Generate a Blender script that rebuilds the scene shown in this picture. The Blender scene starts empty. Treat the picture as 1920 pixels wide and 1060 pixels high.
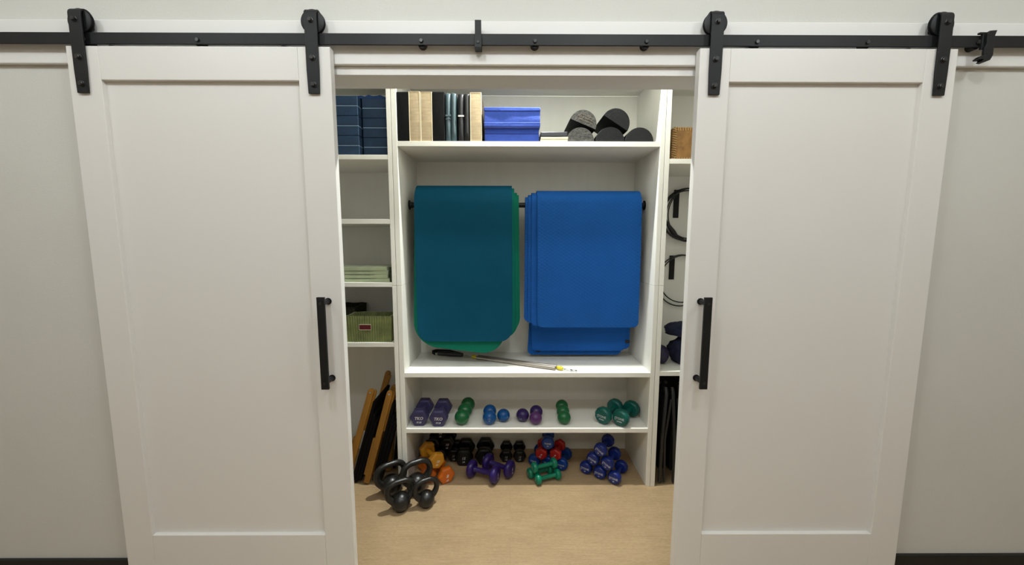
import bpy, bmesh, math, random
from mathutils import Vector, Matrix, noise
random.seed(7)
PI = math.pi
S = bpy.context.scene
C = S.collection
def R(d): return math.radians(d)

# ------------------------------------------------------------------ camera
EYE = 1.528
cam_d = bpy.data.cameras.new('camera'); cam = bpy.data.objects.new('camera', cam_d); C.objects.link(cam)
cam_d.sensor_fit = 'HORIZONTAL'; cam_d.sensor_width = 36.0; cam_d.lens = 704.65 / 1920 * 36.0
cam_d.clip_start = 0.02; cam_d.clip_end = 50
p_, y_, r_ = 0.1095, 0.0047, 0.0013
fw = Vector((math.sin(y_) * math.cos(p_), math.cos(y_) * math.cos(p_), -math.sin(p_)))
r0 = Vector((math.cos(y_), -math.sin(y_), 0)); u0 = r0.cross(fw)
rt = r0 * math.cos(r_) + u0 * math.sin(r_); up = u0 * math.cos(r_) - r0 * math.sin(r_)
cam.matrix_world = Matrix(((rt.x, up.x, -fw.x, 0), (rt.y, up.y, -fw.y, 0), (rt.z, up.z, -fw.z, EYE), (0, 0, 0, 1)))
S.camera = cam

# ------------------------------------------------------------------ world, lights, exposure
S.view_settings.view_transform = 'Standard'; S.view_settings.look = 'None'
S.view_settings.gamma = 1.0; S.view_settings.exposure = 0.0; S.view_settings.use_curve_mapping = False
w = bpy.data.worlds.new('world'); S.world = w; w.use_nodes = True
w.node_tree.nodes['Background'].inputs[0].default_value = (1.0, 0.97, 0.92, 1)
w.node_tree.nodes['Background'].inputs[1].default_value = 0.05

def area(name, loc, power, sx, sy, col, tgt=None, spread=180):
    l = bpy.data.lights.new(name, 'AREA'); l.shape = 'RECTANGLE'; l.size = sx; l.size_y = sy
    l.energy = power; l.color = col; l.spread = R(spread)
    o = bpy.data.objects.new(name, l); C.objects.link(o); o.location = loc
    if tgt:
        o.rotation_euler = (Vector(tgt) - Vector(loc)).to_track_quat('-Z', 'Y').to_euler()
    return o
ROOM_Z = 3.35
def bulb(name, loc, power, rad, col):
    l = bpy.data.lights.new(name, 'POINT'); l.energy = power; l.shadow_soft_size = rad; l.color = col
    o = bpy.data.objects.new(name, l); C.objects.link(o); o.location = loc; return o
for lx, ly, pw in ((-2.05, 0.0, 24), (-0.6, 0.15, 29), (0.6, 0.15, 29), (2.05, 0.0, 24)):
    bulb('room_globe_lamp', (lx, ly, 3.15), pw, 0.09, (0.91, 0.97, 1.0))
area('room_fill_light', (0.0, -2.0, ROOM_Z - 0.02), 24, 1.2, 0.6, (1.0, 0.97, 0.92))  # unseen soft fill added at the rear to raise the ambient light
area('closet_lamp', (0.22, 2.100, 3.098), 64, 0.07, 0.035, (0.97, 1.0, 0.95))

# ------------------------------------------------------------------ materials
def mat(name, col, rough=0.5, metal=0.0, var=0.0, vscale=8.0, bump=0.0, bscale=60.0, stretch=(1, 1, 1), spec=0.5, coat=0.0, sheen=0.0):
    m = bpy.data.materials.new(name); m.use_nodes = True
    nt = m.node_tree; b = nt.nodes['Principled BSDF']
    b.inputs['Base Color'].default_value = (*col, 1); b.inputs['Roughness'].default_value = rough
    b.inputs['Metallic'].default_value = metal; b.inputs['Specular IOR Level'].default_value = spec
    if coat: b.inputs['Coat Weight'].default_value = coat
    if sheen: b.inputs['Sheen Weight'].default_value = sheen
    tc = nt.nodes.new('ShaderNodeTexCoord'); mp = nt.nodes.new('ShaderNodeMapping')
    mp.inputs['Scale'].default_value = stretch; nt.links.new(tc.outputs['Object'], mp.inputs['Vector'])
    if var:
        n = nt.nodes.new('ShaderNodeTexNoise'); n.inputs['Scale'].default_value = vscale; n.inputs['Detail'].default_value = 5
        nt.links.new(mp.outputs[0], n.inputs['Vector'])
        r = nt.nodes.new('ShaderNodeValToRGB')
        r.color_ramp.elements[0].position = 0.3; r.color_ramp.elements[1].position = 0.7
        r.color_ramp.elements[0].color = (*[max(0, c * (1 - var)) for c in col], 1)
        r.color_ramp.elements[1].color = (*[min(1, c * (1 + var)) for c in col], 1)
        nt.links.new(n.outputs['Fac'], r.inputs['Fac']); nt.links.new(r.outputs['Color'], b.inputs['Base Color'])
    if bump:
        n2 = nt.nodes.new('ShaderNodeTexNoise'); n2.inputs['Scale'].default_value = bscale; n2.inputs['Detail'].default_value = 4
        nt.links.new(mp.outputs[0], n2.inputs['Vector'])
        bp = nt.nodes.new('ShaderNodeBump'); bp.inputs['Strength'].default_value = bump; bp.inputs['Distance'].default_value = 0.004
        nt.links.new(n2.outputs['Fac'], bp.inputs['Height']); nt.links.new(bp.outputs[0], b.inputs['Normal'])
    return m
M = {}
M['wall'] = mat('wall_paint', (0.635, 0.63, 0.59), 0.85, var=0.015, vscale=3, bump=0.15, bscale=220)
M['wallup'] = M['wall']
M['ceil'] = mat('ceiling_paint', (0.80, 0.79, 0.76), 0.9)
M['trim'] = mat('trim_paint', (0.78, 0.775, 0.75), 0.5, bump=0.04, bscale=30, stretch=(0.2, 1, 1))
M['door'] = mat('door_paint', (0.76, 0.745, 0.715), 0.42, bump=0.05, bscale=60, stretch=(1, 1, 0.05))
M['lam'] = mat('white_laminate', (0.83, 0.815, 0.755), 0.5, var=0.02, vscale=20, bump=0.05, bscale=90, stretch=(1, 1, 0.1))
M['lamx'] = mat('white_laminate_shelf', (0.83, 0.815, 0.755), 0.5, var=0.02, vscale=20, bump=0.05, bscale=90, stretch=(0.1, 1, 1))
M['closet'] = mat('closet_wall_paint', (0.55, 0.545, 0.51), 0.85, bump=0.1, bscale=200)
M['blackmetal'] = mat('matte_black_metal', (0.0065, 0.007, 0.008), 0.5, var=0.1, vscale=30, bump=0.05, bscale=150, spec=0.35)
M['bolt'] = mat('black_bolt_metal', (0.013, 0.013, 0.014), 0.35, spec=0.6)
M['base'] = mat('black_rubber_base', (0.008, 0.008, 0.008), 0.6)
M['steel'] = mat('bright_steel', (0.6, 0.6, 0.58), 0.25, metal=1.0)

def floor_mat():
    m = mat('wood_look_floor', (0.47, 0.33, 0.185), 0.45)
    nt = m.node_tree; b = nt.nodes['Principled BSDF']
    tc = nt.nodes['Texture Coordinate']
    def nz(sc, st, det=6):
        mp = nt.nodes.new('ShaderNodeMapping'); mp.inputs['Scale'].default_value = st
        n = nt.nodes.new('ShaderNodeTexNoise'); n.inputs['Scale'].default_value = sc; n.inputs['Detail'].default_value = det
        n.inputs['Roughness'].default_value = 0.65
        nt.links.new(tc.outputs['Object'], mp.inputs[0]); nt.links.new(mp.outputs[0], n.inputs['Vector']); return n
    a = nz(7, (1.2, 18, 1)); c = nz(30, (1.6, 9, 1)); d = nz(2.2, (1, 3, 1), 2)
    r = nt.nodes.new('ShaderNodeValToRGB'); cr = r.color_ramp
    cr.elements[0].position = 0.36; cr.elements[0].color = (0.30, 0.205, 0.11, 1)
    cr.elements[1].position = 0.62; cr.elements[1].color = (0.48, 0.345, 0.20, 1)
    mx = nt.nodes.new('ShaderNodeMath'); mx.operation = 'MULTIPLY_ADD'; mx.inputs[1].default_value = 0.45
    nt.links.new(c.outputs['Fac'], mx.inputs[0])
    m2 = nt.nodes.new('ShaderNodeMath'); m2.operation = 'MULTIPLY_ADD'; m2.inputs[1].default_value = 0.35; m2.inputs[2].default_value = 0.0
    nt.links.new(a.outputs['Fac'], m2.inputs[0]); nt.links.new(m2.outputs[0], mx.inputs[2])
    m3 = nt.nodes.new('ShaderNodeMath'); m3.operation = 'MULTIPLY_ADD'; m3.inputs[1].default_value = 0.2
    nt.links.new(d.outputs['Fac'], m3.inputs[0]); nt.links.new(mx.outputs[0], m3.inputs[2])
    # plank joints
    br = nt.nodes.new('ShaderNodeTexBrick'); br.inputs['Scale'].default_value = 1.0
    br.inputs['Brick Width'].default_value = 1.22; br.inputs['Row Height'].default_value = 0.18
    br.inputs['Mortar Size'].default_value = 0.0012; br.inputs['Color1'].default_value = (1, 1, 1, 1)
    br.inputs['Color2'].default_value = (0.97, 0.965, 0.955, 1); br.inputs['Mortar'].default_value = (0.88, 0.86, 0.83, 1)
    nt.links.new(tc.outputs['Object'], br.inputs['Vector'])
    mm = nt.nodes.new('ShaderNodeMix'); mm.data_type = 'RGBA'; mm.blend_type = 'MULTIPLY'; mm.inputs[0].default_value = 1.0
    nt.links.new(m3.outputs[0], r.inputs[0]); nt.links.new(r.outputs[0], mm.inputs[6]); nt.links.new(br.outputs['Color'], mm.inputs[7])
    nt.links.new(mm.outputs[2], b.inputs['Base Color'])
    bp = nt.nodes.new('ShaderNodeBump'); bp.inputs['Strength'].default_value = 0.06; bp.inputs['Distance'].default_value = 0.003
    nt.links.new(c.outputs['Fac'], bp.inputs['Height']); nt.links.new(bp.outputs[0], b.inputs['Normal'])
    return m
M['floor'] = floor_mat()

def foam_mat(name, col, diamond=0.0, ribs=0.0):
    """closed-cell foam with an embossed diamond or fine rib pattern"""
    m = mat(name, col, 0.75, var=0.05, vscale=5, spec=0.15)
    nt = m.node_tree; b = nt.nodes['Principled BSDF']; tc = nt.nodes['Texture Coordinate']
    n = nt.nodes.new('ShaderNodeTexNoise'); n.inputs['Scale'].default_value = 160; nt.links.new(tc.outputs['Object'], n.inputs['Vector'])
    h = n.outputs['Fac']
    sp = nt.nodes.new('ShaderNodeSeparateXYZ'); nt.links.new(tc.outputs['Object'], sp.inputs[0])
    def mth(op, a, c=None):
        q = nt.nodes.new('ShaderNodeMath'); q.operation = op
        for i, v in enumerate((a, c)):
            if v is None: continue
            if isinstance(v, (int, float)): q.inputs[i].default_value = v
            else: nt.links.new(v, q.inputs[i])
        return q.outputs[0]
    if diamond:
        fx, fz = 2 * PI / 0.034, 2 * PI / 0.0215
        A = mth('MULTIPLY', sp.outputs[0], fx / 2); B = mth('MULTIPLY', sp.outputs[2], fz / 2)
        s1 = mth('ABSOLUTE', mth('SINE', mth('ADD', A, B))); s2 = mth('ABSOLUTE', mth('SINE', mth('SUBTRACT', A, B)))
        g = mth('POWER', mth('MINIMUM', s1, s2), 0.5)
        h = mth('ADD', mth('MULTIPLY', g, diamond), mth('MULTIPLY', h, 0.12))
    if ribs:
        g = mth('SINE', mth('MULTIPLY', sp.outputs[2], 2 * PI / 0.008))
        h = mth('ADD', mth('MULTIPLY', g, ribs), mth('MULTIPLY', h, 0.12))
    if not (diamond or ribs): h = mth('MULTIPLY', h, 0.15)
    bp = nt.nodes.new('ShaderNodeBump'); bp.inputs['Strength'].default_value = 0.8; bp.inputs['Distance'].default_value = 0.004
    nt.links.new(h, bp.inputs['Height']); nt.links.new(bp.outputs[0], b.inputs['Normal'])
    return m

# ------------------------------------------------------------------ mesh helpers
def obj(name, bm, m, parent=None, smooth=False, loc=None, bevel=0.0, seg=2, angle=40):
    me = bpy.data.meshes.new(name)
    bmesh.ops.recalc_face_normals(bm, faces=bm.faces)
    bm.to_mesh(me); bm.free()
    if m: me.materials.append(m)
    o = bpy.data.objects.new(name, me); C.objects.link(o)
    if loc: o.location = loc
    if parent: o.parent = parent
    if smooth:
        for p in me.polygons: p.use_smooth = True
        if smooth != 'all':
            try: me.set_sharp_from_angle(angle=R(angle))
            except Exception: pass
    if bevel:
        b = o.modifiers.new('bevel', 'BEVEL'); b.width = bevel; b.segments = seg; b.limit_method = 'ANGLE'; b.angle_limit = R(35)
    return o
def bx(bm, x0, x1, y0, y1, z0, z1):
    v = [bm.verts.new(p) for p in ((x0, y0, z0), (x1, y0, z0), (x1, y1, z0), (x0, y1, z0), (x0, y0, z1), (x1, y0, z1), (x1, y1, z1), (x0, y1, z1))]
    for f in ((0, 3, 2, 1), (4, 5, 6, 7), (0, 1, 5, 4), (1, 2, 6, 5), (2, 3, 7, 6), (3, 0, 4, 7)): bm.faces.new([v[i] for i in f])
    return v
def box(name, x0, x1, y0, y1, z0, z1, m, parent=None, bevel=0.0015, seg=2):
    bm = bmesh.new(); bx(bm, x0, x1, y0, y1, z0, z1); return obj(name, bm, m, parent, bevel=bevel, seg=seg)
def lathe(bm, prof, n=32, axis='Z', c=(0, 0, 0), ph=0.0):
    """prof: list of (radius, height) revolved about an axis through c"""
    rings = []
    for r, h in prof:
        if r < 1e-6:
            p = [(0, 0, h)]
        else:
            p = [(r * math.cos(ph + 2 * PI * i / n), r * math.sin(ph + 2 * PI * i / n), h) for i in range(n)]
        out = []
        for a, b, d in p:
            q = {'Z': (a, b, d), 'Y': (a, d, b), 'X': (d, a, b)}[axis]
            out.append(bm.verts.new((q[0] + c[0], q[1] + c[1], q[2] + c[2])))
        rings.append(out)
    for A, B in zip(rings, rings[1:]):
        for i in range(n):
            j = (i + 1) % n
            if len(A) == 1 and len(B) == 1: continue
            if len(A) == 1: bm.faces.new((A[0], B[i], B[j]))
            elif len(B) == 1: bm.faces.new((A[i], A[j], B[0]))
            else: bm.faces.new((A[i], A[j], B[j], B[i]))
    for Rg in (rings[0], rings[-1]):
        if len(Rg) > 2: bm.faces.new(Rg)
def cyl(bm, c, r, h, axis='Z', n=24): lathe(bm, [(r, 0), (r, h)], n, axis, c)
def tube(bm, pts, r, n=8, closed=False, rs=None):
    pts = [Vector(p) for p in pts]; N = len(pts); rings = []; prev = None
    for i, p in enumerate(pts):
        a = pts[(i - 1) % N] if (closed or i > 0) else p
        b = pts[(i + 1) % N] if (closed or i < N - 1) else p
        t = (b - a).normalized()
        if prev is None:
            u = t.cross(Vector((0, 0, 1)))
            if u.length < 1e-3: u = t.cross(Vector((1, 0, 0)))
        else: u = prev - t * prev.dot(t)
        u.normalize(); prev = u; v = t.cross(u); rr = rs[i] if rs else r
        rings.append([bm.verts.new(p + (u * math.cos(2 * PI * k / n) + v * math.sin(2 * PI * k / n)) * rr) for k in range(n)])
    for i in range(N if closed else N - 1):
        A, B = rings[i], rings[(i + 1) % N]
        for k in range(n): bm.faces.new((A[k], A[(k + 1) % n], B[(k + 1) % n], B[k]))
    if not closed:
        bm.faces.new(rings[0]); bm.faces.new(rings[-1])
def prism(bm, poly, y0, y1):
    """poly in the XZ plane extruded along Y"""
    A = [bm.verts.new((x, y0, z)) for x, z in poly]; B = [bm.verts.new((x, y1, z)) for x, z in poly]
    bm.faces.new(A); bm.faces.new(B)
    for i in range(len(poly)):
        j = (i + 1) % len(poly); bm.faces.new((A[i], A[j], B[j], B[i]))
def tag(o, label, cat, group=None):
    o['label'] = label; o['category'] = cat
    if group: o['group'] = group
    return o
def thing(name, label, cat, loc=(0, 0, 0), group=None):
    o = bpy.data.objects.new(name, None); C.objects.link(o); o.empty_display_size = 0.05; o.location = loc
    return tag(o, label, cat, group)
def struct(o): o['kind'] = 'structure'; return o
def copy_tree(o, parent=None):
    c = o.copy(); C.objects.link(c)
    if parent: c.parent = parent
    for ch in list(o.children): copy_tree(ch, c)
    return c
def text_bm(lines, size, bold=0.0, shear=0.0, italic=0.0):
    """flat lettering standing in the XZ plane, facing -Y, centred; returns a bmesh"""
    bm = bmesh.new(); y = 0.0
    for s, k in lines:
        cu = bpy.data.curves.new('lettering', 'FONT'); cu.body = s; cu.size = size * k; cu.align_x = 'CENTER'; cu.align_y = 'CENTER'
        cu.offset = bold * size; cu.extrude = 0.00012; cu.shear = shear; cu.resolution_u = 2
        to = bpy.data.objects.new('lettering', cu); me = to.to_mesh()
        v0 = len(bm.verts); bm.from_mesh(me); bm.verts.ensure_lookup_table()
        for v in bm.verts[v0:]: v.co = Vector((v.co.x, -v.co.z, v.co.y - y))
        to.to_mesh_clear(); bpy.data.objects.remove(to); bpy.data.curves.remove(cu)
        y += size * k * 0.95
    return bm

# ================================================================== THE SETTING
WY = 1.492          # face of the wall beside the doors
HZ = 2.149          # underside of the door header
OX0, OX1 = -1.06, 1.12
struct(box('floor', -3.4, 3.4, -3.2, 2.75, -0.05, 0.0, M['floor'], bevel=0))
bm = bmesh.new()
bx(bm, -3.4, OX0, WY, 1.619, 0, ROOM_Z); bx(bm, OX1, 3.4, WY, 1.619, 0, ROOM_Z); bx(bm, OX0, OX1, WY, 1.619, 2.1785, ROOM_Z)
struct(obj('wall_front', bm, M['wall']))
M['wallroom'] = mat('warm_room_paint', (0.52, 0.48, 0.41), 0.85)
struct(box('wall_left', -3.5, -3.4, -3.2, 1.619, 0, ROOM_Z, M['wallroom'], bevel=0))
struct(box('wall_right', 3.4, 3.5, -3.2, 1.619, 0, ROOM_Z, M['wallroom'], bevel=0))
struct(box('wall_rear', -3.4, 3.4, -3.3, -3.2, 0, ROOM_Z, M['wallroom'], bevel=0))
struct(box('ceiling', -3.4, 3.4, -3.2, 1.619, ROOM_Z, ROOM_Z + 0.05, M['ceil'], bevel=0))
# the closet behind the opening
struct(box('wall_closet_back', -1.9, 1.9, 2.66, 2.74, 0, 3.11, M['closet'], bevel=0))
struct(box('wall_closet_left', -1.98, -1.9, 1.619, 2.66, 0, 3.11, M['closet'], bevel=0))
struct(box('wall_closet_right', 1.9, 1.98, 1.619, 2.66, 0, 3.11, M['closet'], bevel=0))
struct(box('ceiling_closet', -1.9, 1.9, 1.619, 2.66, 3.11, 3.15, M['closet'], bevel=0))
# trim: header board behind the rail, black base
struct(box('trim_1', -3.4, 3.4, 1.474, WY, 2.1785, 2.331, M['trim'], bevel=0.003))
struct(box('trim_2', OX0, OX1, WY - 0.002, 1.619, HZ - 0.001, 2.1783, M['trim'], bevel=0.001))
struct(box('baseboard_left', -3.4, OX0 - 0.02, WY - 0.013, WY, 0, 0.166, M['base'], bevel=0.002))
struct(box('baseboard_right', OX1 + 0.02, 3.4, WY - 0.013, WY, 0, 0.178, M['base'], bevel=0.002))

# ================================================================== SLIDING DOORS
DF, DB = 1.436, 1.467
DT, DZ = 2.2216, 0.018
def barn_door(name, x0, x1, px0, px1, hx, label):
    t = thing(name, label, 'door', ((x0 + x1) / 2, (DF + DB) / 2, DZ), 'white sliding barn doors')
    ox, oy, oz = t.location
    def pt(nm, a, b, c, d, e, f, m, bevel=0.0018): return box(nm, a - ox, b - ox, c - oy, d - oy, e - oz, f - oz, m, t, bevel)
    pt('stile', x0, px0 - 0.0004, DF, DB, DZ, DT, M['door']); pt('stile', px1 + 0.0004, x1, DF, DB, DZ, DT, M['door'])
    pt('top_rail', px0, px1, DF, DB, 2.106, DT, M['door']); pt('bottom_rail', px0, px1, DF, DB, DZ, 0.317, M['door'])
    pt('recessed_panel', px0 - 0.002, px1 + 0.002, DF + 0.0165, DB - 0.004, 0.315, 2.108, M['door'], 0)
    return t
D1 = barn_door('sliding_door', -1.592, -0.649, -1.478, -0.7665, None, 'white shaker panel barn door covering the left side of the closet')
D2 = barn_door('sliding_door', 0.685, 1.621, 0.797, 1.5055, None, 'white shaker panel barn door covering the right side of the closet')

def handle(door, xp, xb):
    ox, oy, oz = door.location
    e = bpy.data.objects.new('pull_handle', None); C.objects.link(e); e.parent = door; e.location = (xp - ox, DF - oy, 1.144 - oz)
    bm = bmesh.new(); bx(bm, xb - xp - 0.0145, xb - xp + 0.0145, -0.062, -0.052, -0.177, 0.177)
    obj('grip_bar', bm, M['blackmetal'], e, bevel=0.0015)
    for s in (-1, 1):
        bm = bmesh.new(); cyl(bm, (0, -0.052, s * 0.153), 0.0095, 0.052, 'Y', 20); cyl(bm, (0, -0.004, s * 0.153), 0.013, 0.004, 'Y', 20)
        obj('standoff', bm, M['blackmetal'], e, True)
        bm = bmesh.new(); cyl(bm, (0, -0.0632, s * 0.153), 0.006, 0.0014, 'Y', 12); obj('screw', bm, M['bolt'], e, True)
handle(D1, -0.7015, -0.7015); handle(D2, 0.7365, 0.7365)

# rail
RZ0, RZ1, RY0, RY1 = 2.2335, 2.2725, 1.446, 1.4525
rail = thing('barn_door_rail', 'long black flat steel rail running across the wall above both doors', 'rail', (0, RY0, RZ0))
box('rail_bar', -3.0, 2.42, 0, RY1 - RY0, 0, RZ1 - RZ0, M['blackmetal'], rail, 0.001)
for bxp in (-2.74, -2.335, -1.93, -1.532, -1.127, -0.722, -0.322, 0.089, 0.493, 0.895, 1.297, 1.700, 2.1):
    bm = bmesh.new(); lathe(bm, [(0.0062, -0.005), (0.0075, -0.0035), (0.0075, 0.0)], 6, 'Y', (bxp, 0, 0.014)); obj('rail_bolt', bm, M['bolt'], rail)
    bm = bmesh.new(); cyl(bm, (bxp, RY1 - RY0, 0.0095), 0.0155, 1.474 - RY1, 'Y', 20); obj('rail_spacer', bm, M['blackmetal'], rail, True)

def hanger(x, label, facing):
    t = thing('door_hanger', label, 'hanger', (x, DF, 2.058), 'black strap hangers carrying the doors on wheels')
    W = 0.0225; th = 0.0055
    # strap path in YZ (front leg, loop over the wheel, rear leg)
    yc = 0.0135; rr = 0.0195; ztop = 0.289 - rr
    path = [(yc - rr, 0.0), (yc - rr, 0.08), (yc - rr, 0.16), (yc - rr, ztop)]
    for k in range(1, 12): a = PI - PI * k / 12; path.append((yc + rr * math.cos(a), ztop + rr * math.sin(a)))
    path += [(yc + rr, ztop), (yc + rr, 0.232)]
    # the front leg lies flat on the door
    bm = bmesh.new(); rows = []
    for i, (y, z) in enumerate(path):
        a = path[max(i - 1, 0)]; b = path[min(i + 1, len(path) - 1)]
        ty, tz = b[0] - a[0], b[1] - a[1]; L = math.hypot(ty, tz); ny, nz = -tz / L, ty / L
        wd = W - (0.0025 if i == 0 else 0)
        rows.append([bm.verts.new((sx * wd, y + sn * ny * th / 2, z + sn * nz * th / 2)) for sx, sn in ((-1, 1), (1, 1), (1, -1), (-1, -1))])
    for A, B in zip(rows, rows[1:]):
        for k in range(4): bm.faces.new((A[k], A[(k + 1) % 4], B[(k + 1) % 4], B[k]))
    bm.faces.new(rows[0]); bm.faces.new(rows[-1])
    obj('strap', bm, M['blackmetal'], t, True, bevel=0.0008, angle=50)
    bm = bmesh.new(); wr = 0.0415
    lathe(bm, [(0.006, -0.0085), (wr - 0.004, -0.0085), (wr, -0.0065), (wr, -0.0045), (wr - 0.0045, -0.0035), (wr - 0.0045, 0.0035), (wr, 0.0045), (wr, 0.0065), (wr - 0.004, 0.0085), (0.006, 0.0085)], 40, 'Y', (0, yc, 2.2728 + wr - 0.0045 - 2.058))
    obj('wheel', bm, M['blackmetal'], t, True, angle=30)
    for z in (0.249, 0.122, 0.031):
        bm = bmesh.new(); y0 = yc - rr - th / 2
        lathe(bm, [(0.0, y0 - 0.0085), (0.0065, y0 - 0.0085), (0.0085, y0 - 0.006), (0.0085, y0 - 0.0015), (0.0105, y0 - 0.001), (0.0105, y0)], 6 if z > 0.2 else 18, 'Y', (0, 0, z)); obj('hanger_bolt', bm, M['bolt'], t, True, angle=30)
    return t
hanger(-1.540, 'black strap hanger at the outer edge of the left barn door', 1)
hanger(-0.7095, 'black strap hanger at the inner edge of the left barn door', 1)
hanger(0.7395, 'black strap hanger at the inner edge of the right barn door', -1)
hanger(1.5605, 'black strap hanger at the outer edge of the right barn door', -1)
for d, xs in ((D1, (-1.44, -0.82)), (D2, (0.86, 1.45))):
    for x in xs:
        bm = bmesh.new(); cyl(bm, (x - d.location[0], 1.4585 - d.location[1], DT - DZ), 0.014, 0.0075, 'Z', 20); obj('guard_disc', bm, M['blackmetal'], d, True)

# stops on the rail
t = thing('rail_stop', 'short upright black stop clamped on the rail above the closet opening', 'stop', (-0.1165, RY0, RZ0), 'stops on the rail')
bm = bmesh.new(); bx(bm, -0.0115, 0.0115, -0.0055, -0.0008, -0.0125, 0.083); obj('stop_plate', bm, M['blackmetal'], t, bevel=0.001)
bm = bmesh.new(); bx(bm, -0.0125, 0.0125, -0.0095, -0.0056, -0.0125, 0.028); bx(bm, -0.0125, 0.0125, -0.0095, 0.0175, -0.0165, -0.0125); bx(bm, -0.0125, 0.0125, 0.0105, 0.0175, -0.0125, 0.03); obj('stop_clamp', bm, M['blackmetal'], t, bevel=0.001)
bm = bmesh.new(); cyl(bm, (0, -0.012, 0.006), 0.0045, 0.003, 'Y', 12); obj('clamp_screw', bm, M['bolt'], t, True)
t = thing('rail_stop', 'black hooked end stop on the rail right of the right door', 'stop', (1.722, RY0, RZ0), 'stops on the rail')
bm = bmesh.new(); prism(bm, [(-0.010, -0.050), (-0.016, -0.030), (-0.016, -0.012), (-0.010, 0.002), (-0.012, 0.036), (-0.004, 0.047), (0.022, 0.049), (0.016, 0.030), (0.018, -0.035), (0.010, -0.052)], -0.018, -0.010)
obj('stop_plate', bm, M['blackmetal'], t, bevel=0.001)
bm = bmesh.new(); bx(bm, -0.030, 0.018, -0.010, -0.0008, 0.0395, 0.046); bx(bm, -0.018, -0.008, -0.010, -0.0008, -0.012, 0.0395); obj('stop_clamp', bm, M['blackmetal'], t, bevel=0.0012)
bm = bmesh.new(); prism(bm, [(-0.034, -0.046), (-0.024, -0.038), (-0.006, -0.036), (-0.004, -0.028), (0.006, -0.03), (0.008, -0.053), (-0.01, -0.060), (-0.022, -0.058), (-0.016, -0.051), (-0.034, -0.051)], -0.020, 0.0)
obj('hook', bm, M['blackmetal'], t, bevel=0.001)
bm = bmesh.new(); cyl(bm, (-0.022, -0.006, 0.016), 0.0065, 0.005, 'Y', 12); obj('clamp_screw', bm, M['bolt'], t, True)

# ================================================================== SHELVING UNITS
UF, UB = 2.20, 2.631
TOPZ = 2.493
JZ = 1.268
def panel(t, nm, x0, x1, z0, z1, y0=UF, y1=UB, m='lam', bev=0.0012):
    o = t.location; return box(nm, x0 - o[0], x1 - o[0], y0 - o[1], y1 - o[1], z0 - o[2], z1 - o[2], M[m], t, bev)
def unit(label, x0, x1, xi0, xi1, shelves, group):
    t = thing('shelving_unit', label, 'shelves', ((x0 + x1) / 2, UF, 0), group)
    for a, b in ((x0, xi0), (xi1, x1)):
        panel(t, 'side_panel', a, b, 0, JZ - 0.0004); panel(t, 'side_panel', a, b, JZ + 0.0004, TOPZ)
    panel(t, 'top_panel', x0, x1, TOPZ, TOPZ + 0.027, m='lamx')
    panel(t, 'back_panel', x0 + 0.004, x1 - 0.004, 0.0, TOPZ, UB, UB + 0.010, bev=0)
    for z, thk in shelves: panel(t, 'shelf', xi0, xi1, z - thk, z, UF + 0.0006, UB, 'lamx')
    return t
G = 'white laminate shelving units side by side in the closet'
unit('wide middle white shelving unit holding the hanging exercise mats', -0.6685, 0.8765, -0.6393, 0.8504, ((2.09, 0.028), (0.735, 0.028), (0.380, 0.027)), G)
unit('white shelving unit on the left with five narrow openings and a green basket', -1.46, -0.6708, -1.432, -0.6955, ((2.015, 0.026), (1.654, 0.027), (1.285, 0.026), (0.923, 0.027)), G)
unit('white shelving unit on the right with coiled tubes on its back', 0.8787, 1.66, 0.9064, 1.632, ((1.996, 0.027), (0.744, 0.028)), G)

# rod
RODY, RODZ = 2.42, 1.755
rod = thing('hanging_rod', 'black metal rod carrying the draped exercise mats', 'rod', (0.1055, RODY, RODZ))
bm = bmesh.new(); cyl(bm, (-0.7295, 0, 0), 0.0155, 1.459, 'X', 24); obj('rod_tube', bm, M['blackmetal'], rod, True)
for s, xw in ((1, -0.7448), (-1, 0.7449)):
    bm = bmesh.new(); pr = [(0.030, 0.0), (0.030, 0.004), (0.019, 0.007), (0.019, 0.022), (0.0, 0.022)]
    lathe(bm, [(r, s * h) for r, h in pr], 28, 'X', (xw, 0, 0)); obj('rod_flange', bm, M['blackmetal'], rod, True)

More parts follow.
